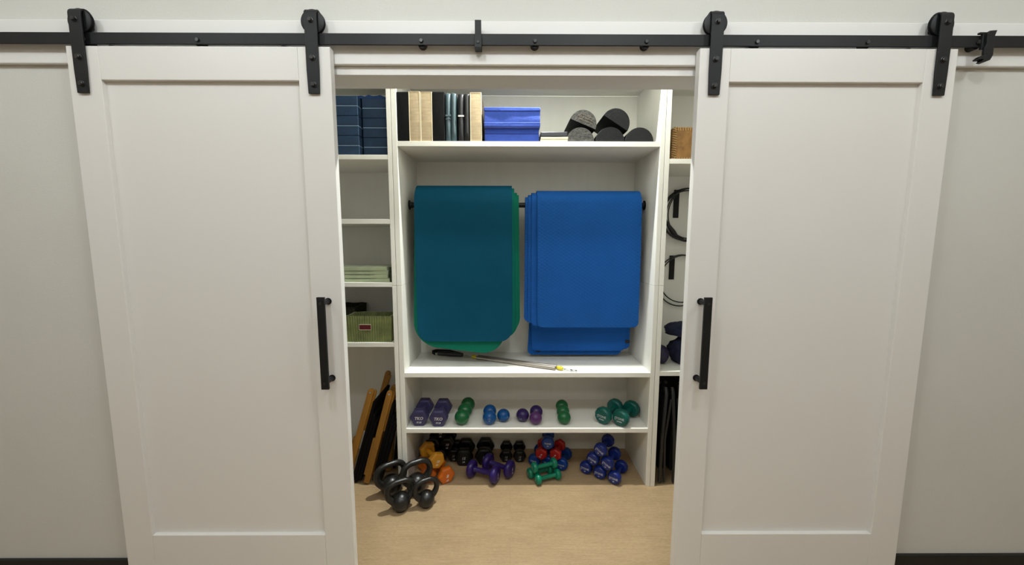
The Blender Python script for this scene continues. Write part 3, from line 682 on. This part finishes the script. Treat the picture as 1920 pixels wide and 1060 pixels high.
def black_chair(label, x, lean):
    t = thing('folding_metal_chair', label, 'chair', (x, 2.225, 0.0), 'black folded chairs standing in the lower right opening')
    H = 0.62
    for yy in (0.0, 0.155):
        bm = bmesh.new(); tube(bm, [(0.0, yy, 0.012), (lean * 0.3, yy, H * 0.5), (lean, yy, H - 0.03), (lean + 0.006, yy + (0.03 if yy == 0 else -0.03), H), ], 0.011, 10); obj('side_tube', bm, M['darkgrey'], t, True)
    bm = bmesh.new(); bx(bm, lean * 0.5 - 0.008, lean * 0.5 + 0.008, 0.012, 0.145, 0.08, 0.56); obj('seat', bm, M['blackfab'], t, bevel=0.004)
    bm = bmesh.new(); tube(bm, [(0.03, 0.0, 0.012), (0.022, 0.0, 0.30), (0.03 + lean, 0.0, 0.56)], 0.008, 8); obj('leg', bm, M['darkgrey'], t, True)
    bm = bmesh.new(); tube(bm, [(0.03, 0.155, 0.012), (0.022, 0.155, 0.30), (0.03 + lean, 0.155, 0.56)], 0.008, 8); obj('leg', bm, M['darkgrey'], t, True)
    return t
black_chair('black folded chair standing nearest the shelf side in the lower right opening', 0.945, 0.02)
black_chair('black folded chair standing second in the lower right opening', 1.035, -0.03)
black_chair('black folded chair standing third, mostly behind the right door', 1.125, -0.02)

bm = bmesh.new(); bx(bm, -0.21, 0.21, -0.09, 0.09, 0, 0.60); bmesh.ops.subdivide_edges(bm, edges=bm.edges[:], cuts=9, use_grid_fill=True)  # black block added to darken the opening behind the folded chairs
for v in bm.verts:
    n_ = noise.noise(v.co * 9); v.co.y += 0.02 * n_ - (0.015 if v.co.y < 0 else 0) * math.sin(v.co.z * 5); v.co.x += 0.008 * n_; v.co.z += (0.035 * n_ if v.co.z > 0.5 else 0)
o = obj('dark_filler', bm, M['blackfab'], None, True, bevel=0.006); o.location = (1.165, 2.50, 0.0); tag(o, 'tall black mass added to fill the dark behind the black folded chairs', 'bag')
# ================================================================== SPRINGS ON THE NICHE FLOOR
M['spring'] = mat('grey_brown_spring_steel', (0.40, 0.36, 0.32), 0.38, metal=0.8)
M['yellow'] = mat('yellow_tape', (0.72, 0.60, 0.04), 0.5)
sp = thing('pilates_spring', 'pair of long grey exercise springs with yellow ends lying below the mats', 'spring', (-0.24, 2.485, 0.735))
A0, A1 = Vector((-0.222, 2.476, 0.0)), Vector((0.285, 2.262, 0.0))
dv = (A1 - A0).normalized(); pv = Vector((-dv.y, dv.x, 0))
sp.rotation_euler = (0, 0, 0)
def lp(s, side, z): p = A0 + dv * s + pv * side; return (p.x + 0.24, p.y - 2.485, z)
Ls = (A1 - A0).length
for k, side in enumerate((-0.013, 0.013)):
    bm = bmesh.new(); rs = []; pts = []; n = 220
    for i in range(n + 1):
        pts.append(lp(Ls * i / n, side, 0.0125)); rs.append(0.0112 if i % 2 else 0.0125)
    tube(bm, pts, 0.012, 12, rs=rs); obj('spring_coil', bm, M['spring'], sp, True, angle=80)
for s0, s1 in ((-0.045, -0.004), (Ls + 0.004, Ls + 0.045)):
    bm = bmesh.new(); q = [(s0 + (s1 - s0) * i / 6) for i in range(7)]
    tube(bm, [lp(s, 0.006 * math.sin(i * 2), 0.013) for i, s in enumerate(q)], 0.011, 10, rs=[0.008, 0.012, 0.010, 0.0125, 0.010, 0.0125, 0.009]); obj('yellow_collar', bm, M['yellow'], sp, True)
bm = bmesh.new()
for s0, s1, r_ in ((Ls + 0.05, Ls + 0.10, 0.008), (Ls + 0.095, Ls + 0.13, 0.009), (-0.10, -0.05, 0.009)):
    pts = []
    for i in range(20):
        a_ = 2 * PI * i / 20; pts.append(lp((s0 + s1) / 2 + (s1 - s0) / 2 * math.cos(a_), r_ * math.sin(a_), 0.010))
    tube(bm, pts, 0.0024, 6, closed=True)
obj('carabiner', bm, M['steel'], sp, True)
sh = thing('strap_handle', 'black webbing handle clipped to the left end of the springs', 'handle', (-0.37, 2.52, 0.735))
bm = bmesh.new(); tube(bm, [(0.045, -0.006, 0.016), (-0.04, 0.008, 0.018), (-0.13, 0.022, 0.02)], 0.016, 12, rs=[0.013, 0.0165, 0.015]); obj('grip', bm, M['rubber'], sh, True)
bm = bmesh.new(); pts = [(0.03, 0.018, 0.012), (-0.05, 0.045, 0.024), (-0.15, 0.052, 0.026), (-0.175, 0.035, 0.024), (-0.150, 0.015, 0.018)]
for i in range(len(pts) - 1):
    a_, b_ = Vector(pts[i]), Vector(pts[i + 1]); vs = [bm.verts.new(a_ + Vector((0, 0, -.012))), bm.verts.new(b_ + Vector((0, 0, -.012))), bm.verts.new(b_ + Vector((0, 0, .012))), bm.verts.new(a_ + Vector((0, 0, .012)))]
    w_ = [bm.verts.new(v.co + Vector((0, 0.003, 0))) for v in vs]
    bm.faces.new(vs); bm.faces.new(w_[::-1])
    for q in range(4): bm.faces.new((vs[q], w_[q], w_[(q + 1) % 4], vs[(q + 1) % 4]))
obj('webbing', bm, M['velcro'], sh)

# ================================================================== WEIGHTS
def glossy(name, col, rough=0.38): return mat(name, tuple(c * 0.72 for c in col), rough, bump=0.06, bscale=200, spec=0.4)
M['purplehex'] = glossy('dusty_purple_neoprene', (0.052, 0.045, 0.135), 0.45)
M['tealv'] = glossy('deep_teal_vinyl', (0.0, 0.115, 0.092), 0.35)
M['bluev'] = glossy('deep_blue_vinyl', (0.004, 0.022, 0.20), 0.33)
M['blueb'] = glossy('bright_blue_vinyl', (0.004, 0.05, 0.30), 0.33)
M['redh'] = glossy('red_neoprene', (0.42, 0.012, 0.010), 0.38)
M['yelh'] = glossy('amber_neoprene', (0.66, 0.28, 0.012), 0.45)
M['orah'] = glossy('orange_neoprene', (0.72, 0.155, 0.008), 0.45)
M['blkh'] = glossy('black_neoprene', (0.003, 0.003, 0.0035), 0.38)
M['viov'] = glossy('violet_vinyl', (0.030, 0.012, 0.15), 0.28)
M['grnv'] = glossy('sea_green_vinyl', (0.0, 0.24, 0.135), 0.3)
M['white'] = mat('white_ink', (0.62, 0.61, 0.60), 0.7)
M['whitedim'] = mat('worn_white_ink', (0.42, 0.43, 0.46), 0.7)
def dumbbell(kind, m, Rr, sep, hl, hr, lines, size, ink=None, shear=0.25):
    """axis along local Y, marked head at -Y; origin at the centre"""
    t = bpy.data.objects.new('dumbbell', None); C.objects.link(t); t.empty_display_size = 0.03
    bm = bmesh.new(); q = sep / 2
    lathe(bm, [(hr * 1.35, -q), (hr * 1.25, -q + hl / 2), (hr, -q + hl / 2 + 0.008), (hr * 1.08, 0), (hr, q - hl / 2 - 0.008), (hr * 1.25, q - hl / 2), (hr * 1.35, q)], 24, 'Y'); obj('grip', bm, m, t, True)
    for s in (-1, 1):
        bm = bmesh.new(); h2 = hl / 2
        if kind == 'hex':
            pr = [(Rr * 0.62, -h2), (Rr * 0.80, -h2), (Rr * 0.95, -h2 + 0.006), (Rr, -h2 + 0.013), (Rr, h2 - 0.013), (Rr * 0.95, h2 - 0.006), (Rr * 0.72, h2), (Rr * 0.5, h2)]
            lathe(bm, [(r, h) for r, h in pr], 6, 'Y', (0, s * q, 0)); hd = obj('head', bm, m, t, True, bevel=0.0045, seg=3, angle=45)
        else:
            pr = [(0, -h2), (Rr * 0.62, -h2), (Rr * 0.80, -h2 + 0.0015), (Rr * 0.93, -h2 + 0.007), (Rr, -h2 + 0.015), (Rr, h2 - 0.015), (Rr * 0.93, h2 - 0.006), (Rr * 0.72, h2), (0, h2)]
            lathe(bm, pr, 12 if kind == 'dodec' else 36, 'Y', (0, s * q, 0), ph=0.26); hd = obj('head', bm, m, t, True, angle=28 if kind == 'dodec' else 60)
        if lines:
            b2 = text_bm(lines, size, 0.02, shear)
            Rz = Matrix.Identity(3) if s < 0 else Matrix.Rotation(PI, 3, 'Z')
            for v in b2.verts: v.co = Rz @ v.co + Vector((0, s * (q + h2 + 0.0004), 0.0))
            mk = obj('weight_marking', b2, ink or M['white'], hd); mk['label'] = 'white lettering'
    return t
used = {}
def place(proto, front, d, sep, label, group, spin=0.0, tiltup=0.0):
    """front = centre of the marked head, d = horizontal direction towards the far head"""
    if proto.name in used: t = copy_tree(proto)
    else: t = proto; used[proto.name] = 1
    dd = Vector((d[0], d[1], 0)).normalized() * math.cos(tiltup) + Vector((0, 0, math.sin(tiltup)))
    xx = dd.cross(Vector((0, 0, 1))).normalized(); zz = xx.cross(dd)
    m3 = Matrix((xx, dd, zz)).transposed() @ Matrix.Rotation(spin, 3, 'Y')
    t.matrix_world = Matrix.Translation(Vector(front) + dd * sep / 2) @ m3.to_4x4()
    return tag(t, label, 'dumbbell', group)
S4 = 0.380
# purple hex pair
ph = dumbbell('hex', M['purplehex'], 0.0595, 0.150, 0.058, 0.015, [('TKO', 1.0), ('15 LB', 0.52)], 0.026, M['white'])
g = 'dusty purple hex dumbbells on the upper dumbbell shelf'
place(ph, (-0.5685, 2.258, S4 + 0.0518), (0.0, 1), 0.15, 'dusty purple hex dumbbell at the far left end of the shelf', g)
place(ph, (-0.4465, 2.250, S4 + 0.0518), (0.012, 1), 0.15, 'dusty purple hex dumbbell between its twin and the green balls', g)
# teal pair
tv = dumbbell('dodec', M['tealv'], 0.054, 0.163, 0.052, 0.014, [('[TONE', 0.9), ('FITNESS', 0.42)], 0.0225, M['whitedim'], 0.0)
g = 'deep teal dumbbells at the right end of the upper dumbbell shelf'
place(tv, (0.590, 2.268, S4 + 0.0541), (0.115, 0.130), 0.163, 'deep teal dumbbell, left one of the pair at the shelf right end', g)
place(tv, (0.693, 2.238, S4 + 0.0541), (0.100, 0.120), 0.163, 'deep teal dumbbell nearest the right side panel', g)

# weighted balls
M['ballgreen'] = glossy('green_ball_vinyl', (0.008, 0.15, 0.045), 0.3)
M['ballblue'] = glossy('blue_ball_vinyl', (0.0, 0.09, 0.33), 0.3)
M['ballpurple'] = glossy('dark_purple_ball_vinyl', (0.035, 0.016, 0.125), 0.3)
M['ballplum'] = glossy('plum_ball_vinyl', (0.105, 0.028, 0.155), 0.3)
def ball(label, group, x, y, r, m, mark=None, base=S4, rz=0.0):
    t = thing('weighted_ball', label, 'ball', (x, y, base), group); t.rotation_euler = (0, 0, rz)
    bm = bmesh.new(); bmesh.ops.create_uvsphere(bm, u_segments=36, v_segments=24, radius=r)
    for v in bm.verts: v.co.z = v.co.z * 0.985 + r * 0.985
    obj('ball_body', bm, m, t, 'all')
    if mark:
        b2 = text_bm(mark[0], mark[1], 0.01, 0.0)
        bmesh.ops.subdivide_edges(b2, edges=b2.edges[:], cuts=1)
        dz = mark[2]
        for v in b2.verts:
            x_, z_ = v.co.x, v.co.z + dz; v.co = Vector((x_, -math.sqrt(max(0, r * r - x_ * x_ - z_ * z_)) - 0.0004 + v.co.y * 0.2, z_ * 0.985 + r * 0.985))
        mk = obj('weight_marking', b2, M['whitedim'], t); mk['label'] = 'pale lettering'
    return t
g = 'green weighted balls in a row beside the purple dumbbells'
ball('green weighted ball in front of the left green row', g, -0.3035, 2.262, 0.0465, M['ballgreen'])
ball('green weighted ball in the middle of the left green row', g, -0.2965, 2.3565, 0.0465, M['ballgreen'])
ball('green weighted ball at the back of the left green row', g, -0.2870, 2.4505, 0.0465, M['ballgreen'])
g = 'blue weighted balls'
ball('blue weighted ball in front of another blue ball, lettered', g, -0.1300, 2.264, 0.043, M['ballblue'], ([('1.5', 1), ('LB', 0.7)], 0.013, 0.008))
ball('blue weighted ball behind the lettered blue one', g, -0.1330, 2.3515, 0.043, M['ballblue'])
ball('smaller blue weighted ball standing right of the blue pair', g, -0.0425, 2.300, 0.0405, M['ballblue'], ([('1', 1)], 0.02, 0.0), rz=0.7)
g = 'purple weighted balls'
ball('dark purple weighted ball standing left of the plum one', g, 0.0800, 2.302, 0.041, M['ballpurple'], ([('1.5', 1)], 0.015, -0.012), rz=-0.4)
ball('dark purple weighted ball behind the plum one', g, 0.1700, 2.346, 0.042, M['ballpurple'])
ball('plum weighted ball in front, lighter than its two neighbours', g, 0.1610, 2.262, 0.0395, M['ballplum'])
g = 'green weighted balls in a row left of the teal dumbbells'
ball('green weighted ball in front of the right green row', g, 0.3410, 2.266, 0.0415, M['ballgreen'])
ball('green weighted ball in the middle of the right green row', g, 0.3455, 2.350, 0.0415, M['ballgreen'])
ball('green weighted ball at the back of the right green row', g, 0.3500, 2.434, 0.0415, M['ballgreen'])

# ---- weights on the floor of the unit
bkh = dumbbell('hex', M['blkh'], 0.0660, 0.130, 0.052, 0.015, [('15', 1.0), ('LB', 0.6)], 0.026, M['whitedim'])
g = 'large black hex dumbbells standing side by side on the floor'
place(bkh, (-0.3170, 2.435, 0.0575), (0.0, 1), 0.13, 'large black hex dumbbell right of the heap, its end fully visible', g)
place(bkh, (-0.1780, 2.445, 0.0575), (0.0, 1), 0.13, 'large black hex dumbbell partly behind the violet dumbbells', g)
bks = dumbbell('hex', M['blkh'], 0.0465, 0.115, 0.046, 0.013, [('12', 1.0), ('LB', 0.8)], 0.019, M['whitedim'])
g = 'small black hex dumbbells standing side by side on the floor'
place(bks, (-0.0280, 2.475, 0.0405), (0.01, 1), 0.115, 'small black hex dumbbell, left of the small pair behind the violet ones', g)
place(bks, (0.0660, 2.475, 0.0405), (0.01, 1), 0.115, 'small black hex dumbbell, right of the small pair beside the coloured pile', g)
bkp = dumbbell('hex', M['blkh'], 0.0500, 0.110, 0.045, 0.014, [('10', 1.0), ('LB', 0.6)], 0.024, M['whitedim'])
g = 'black hex dumbbells heaped behind the amber and orange ones'
for i, (x, z, lb) in enumerate(((-0.583, 0.0438, 'black hex dumbbell at the bottom left of the heap in the corner'), (-0.486, 0.0438, 'black hex dumbbell at the bottom middle of the heap in the corner'),
        (-0.409, 0.0438, 'black hex dumbbell at the bottom right of the heap behind the orange ones'), (-0.535, 0.128, 'black hex dumbbell at the left of the second layer of the heap'),
        (-0.437, 0.128, 'black hex dumbbell at the right of the second layer of the heap'), (-0.482, 0.2115, 'black hex dumbbell at the very top of the corner heap'))):
    if i == 2: x = -0.3965 + 0.005
    place(bkp, (x, 2.482, z), (0.0, 1), 0.11, lb, g, spin=0.0 if i < 3 else 0.0)
yl = dumbbell('hex', M['yelh'], 0.0555, 0.150, 0.045, 0.014, [('10', 1.0), ('LB', 0.6)], 0.022, M['white'])
place(yl, (-0.468, 2.250, 0.146), (-0.089, 0.129), 0.15, 'amber hex dumbbell lying on top of the orange ones', 'amber dumbbell on the orange ones', spin=0.35)
orr = dumbbell('hex', M['orah'], 0.0565, 0.140, 0.045, 0.014, [('8', 1.2), ('LB', 0.6)], 0.024, M['white'])
g = 'orange hex dumbbells under the amber one'
place(orr, (-0.408, 2.246, 0.0492), (-0.080, 0.125), 0.14, 'orange hex dumbbell at the right front, its end fully visible', g)
place(orr, (-0.525, 2.248, 0.0492), (-0.045, 0.13), 0.14, 'orange hex dumbbell seen through the kettlebell handles', g)
vio = dumbbell('round', M['viov'], 0.0560, 0.165, 0.042, 0.016, [('5', 1.1), ('LB', 0.6)], 0.021, M['white'])
g = 'violet dumbbells lying crosswise on the floor'
place(vio, (-0.096, 2.238, 0.0562), (-0.152, 0.062), 0.165, 'violet dumbbell lying in front, its lettered end jutting forward', g)
place(vio, (-0.004, 2.294, 0.0562), (-0.150, 0.085), 0.165, 'violet dumbbell lying behind its twin', g)
blv = dumbbell('dodec', M['bluev'], 0.0430, 0.136, 0.046, 0.013, [('[TONE', 0.9), ('LB', 0.5)], 0.0205, M['whitedim'], 0.0)
g = 'deep blue dumbbells stacked in a pyramid at the right'
dB = (0.56, 0.83); pB = (0.83, -0.56)
base = Vector((0.503, 2.335, 0)); sp_ = 0.0955
names_b = {(0, 0): 'deep blue dumbbell at the bottom left of the pyramid', (0, 1): 'deep blue dumbbell at the bottom middle of the pyramid', (0, 2): 'deep blue dumbbell at the bottom right of the pyramid',
           (1, 0): 'deep blue dumbbell at the left of the pyramid middle layer', (1, 1): 'deep blue dumbbell at the right of the pyramid middle layer', (2, 0): 'deep blue dumbbell at the tip of the pyramid'}
for lay in range(3):
    for k in range(3 - lay):
        p = base + Vector((pB[0], pB[1], 0)) * sp_ * (k + lay / 2)
        place(blv, (p.x, p.y, 0.0431 + lay * 0.0765), dB, 0.136, names_b[(lay, k)], g, spin=(0, 0.25, 0.5)[lay] * (1 if k == 0 or lay == 2 else 1.6))
blb = dumbbell('dodec', M['blueb'], 0.0430, 0.132, 0.044, 0.013, [('TONE', 0.9), ('LB', 0.6)], 0.018, M['whitedim'], 0.0)
rdh = dumbbell('hex', M['redh'], 0.0430, 0.118, 0.042, 0.012, [('8', 1.0), ('LB', 0.7)], 0.018, M['whitedim'])
dM = (0.36, 0.93)
g = 'bright blue dumbbells in the mixed pile'
place(blb, (0.166, 2.420, 0.0431), dM, 0.132, 'bright blue dumbbell at the bottom left of the mixed pile', g)
place(blb, (0.256, 2.400, 0.0431), dM, 0.132, 'bright blue dumbbell at the bottom middle under the red ones', g)
place(blb, (0.346, 2.372, 0.0431), dM, 0.132, 'bright blue dumbbell at the bottom right of the mixed pile', g)
place(blb, (0.251, 2.372, 0.1935), (0.12, 0.95), 0.132, 'bright blue dumbbell on top of the two red ones', g, tiltup=-0.10)
g = 'red hex dumbbells in the mixed pile'
place(rdh, (0.209, 2.372, 0.1195), (0.022, 0.118), 0.118, 'red hex dumbbell at the left below the topmost blue one', g, spin=0.5)
place(rdh, (0.303, 2.362, 0.1195), dM, 0.118, 'red hex dumbbell at the right below the topmost blue one', g, spin=0.5)
grv = dumbbell('round', M['grnv'], 0.0340, 0.138, 0.034, 0.0125, [('2', 1.0)], 0.024, M['whitedim'], 0.0)
g = 'sea-green dumbbells in front of the mixed pile'
dG = (0.135, 0.052)
place(grv, (0.176, 2.222, 0.0341), dG, 0.138, 'sea-green dumbbell at the front, jutting out of the unit', g)
place(grv, (0.131, 2.283, 0.0341), dG, 0.138, 'sea-green dumbbell at the back under the upper one', g)
place(grv, (0.156, 2.254, 0.0915), dG, 0.138, 'sea-green dumbbell lying on the other two', g)

# ---- kettlebells
M['iron'] = mat('black_cast_iron', (0.009, 0.009, 0.0085), 0.32, var=0.2, vscale=60, bump=0.2, bscale=120, spec=0.5)
def kettlebell(label, x, y, rz, r, hw, hh, tr, group='cast-iron kettlebells on the floor'):
    t = thing('kettlebell', label, 'kettlebell', (x, y, 0.0), group); t.rotation_euler = (0, 0, R(rz))
    zc = r * 0.93; bm = bmesh.new(); prof = [(0, 0), (r * 0.55, 0)]
    a0 = -math.asin(0.93)
    for k in range(1, 26):
        a = a0 + (PI / 2 - a0) * k / 25; prof.append((max(r * math.cos(a), 0), zc + r * math.sin(a)))
    prof[-1] = (0, zc + r); lathe(bm, prof, 40, 'Z'); obj('bell_body', bm, M['iron'], t, 'all')
    zt = zc + r * 0.25; ztop = hh - tr
    P = [(-r * 0.72, zt - r * 0.1), (-hw * 0.90, zt + (ztop - zt) * 0.22), (-hw * 1.02, zt + (ztop - zt) * 0.52), (-hw * 0.88, zt + (ztop - zt) * 0.82), (-hw * 0.50, ztop - 0.002), (0, ztop), (hw * 0.50, ztop - 0.002), (hw * 0.88, zt + (ztop - zt) * 0.82), (hw * 1.02, zt + (ztop - zt) * 0.52), (hw * 0.90, zt + (ztop - zt) * 0.22), (r * 0.72, zt - r * 0.1)]
    # smooth the control path
    pts = [Vector((a, 0, b)) for a, b in P]; out = []
    for i in range(len(pts) - 1):
        p0, p1, p2, p3 = pts[max(i - 1, 0)], pts[i], pts[i + 1], pts[min(i + 2, len(pts) - 1)]
        for k in range(6):
            u = k / 6; out.append(0.5 * ((2 * p1) + (-p0 + p2) * u + (2 * p0 - 5 * p1 + 4 * p2 - p3) * u * u + (-p0 + 3 * p1 - 3 * p2 + p3) * u ** 3))
    out.append(pts[-1]); n = len(out)
    rs = [tr * (1.35 - 0.35 * min(1, min(i, n - 1 - i) / 14)) for i in range(n)]
    bm = bmesh.new(); tube(bm, out, tr, 16, rs=rs); obj('handle', bm, M['iron'], t, 'all')
    return t
kettlebell('kettlebell at the front left, nearest the camera', -0.624, 2.000, 28, 0.054, 0.072, 0.186, 0.0155)
kettlebell('smallest kettlebell at the front right', -0.486, 2.030, 30, 0.048, 0.063, 0.172, 0.0140)
kettlebell('kettlebell at the back left beside the door edge', -0.722, 2.135, 34, 0.062, 0.082, 0.208, 0.0178)
kettlebell('kettlebell at the back right, its handle in front of the orange dumbbells', -0.570, 2.150, 32, 0.062, 0.082, 0.212, 0.0178)

# closet lamp fixture on the closet ceiling
bm = bmesh.new(); bx(bm, -0.06, 0.06, -0.03, 0.03, 0.0, 0.008); o = obj('ceiling_lamp', bm, M['trim'], None, bevel=0.002); o.location = (0.22, 2.100, 3.102)
tag(o, 'small white lamp plate on the closet ceiling behind the header', 'lamp')
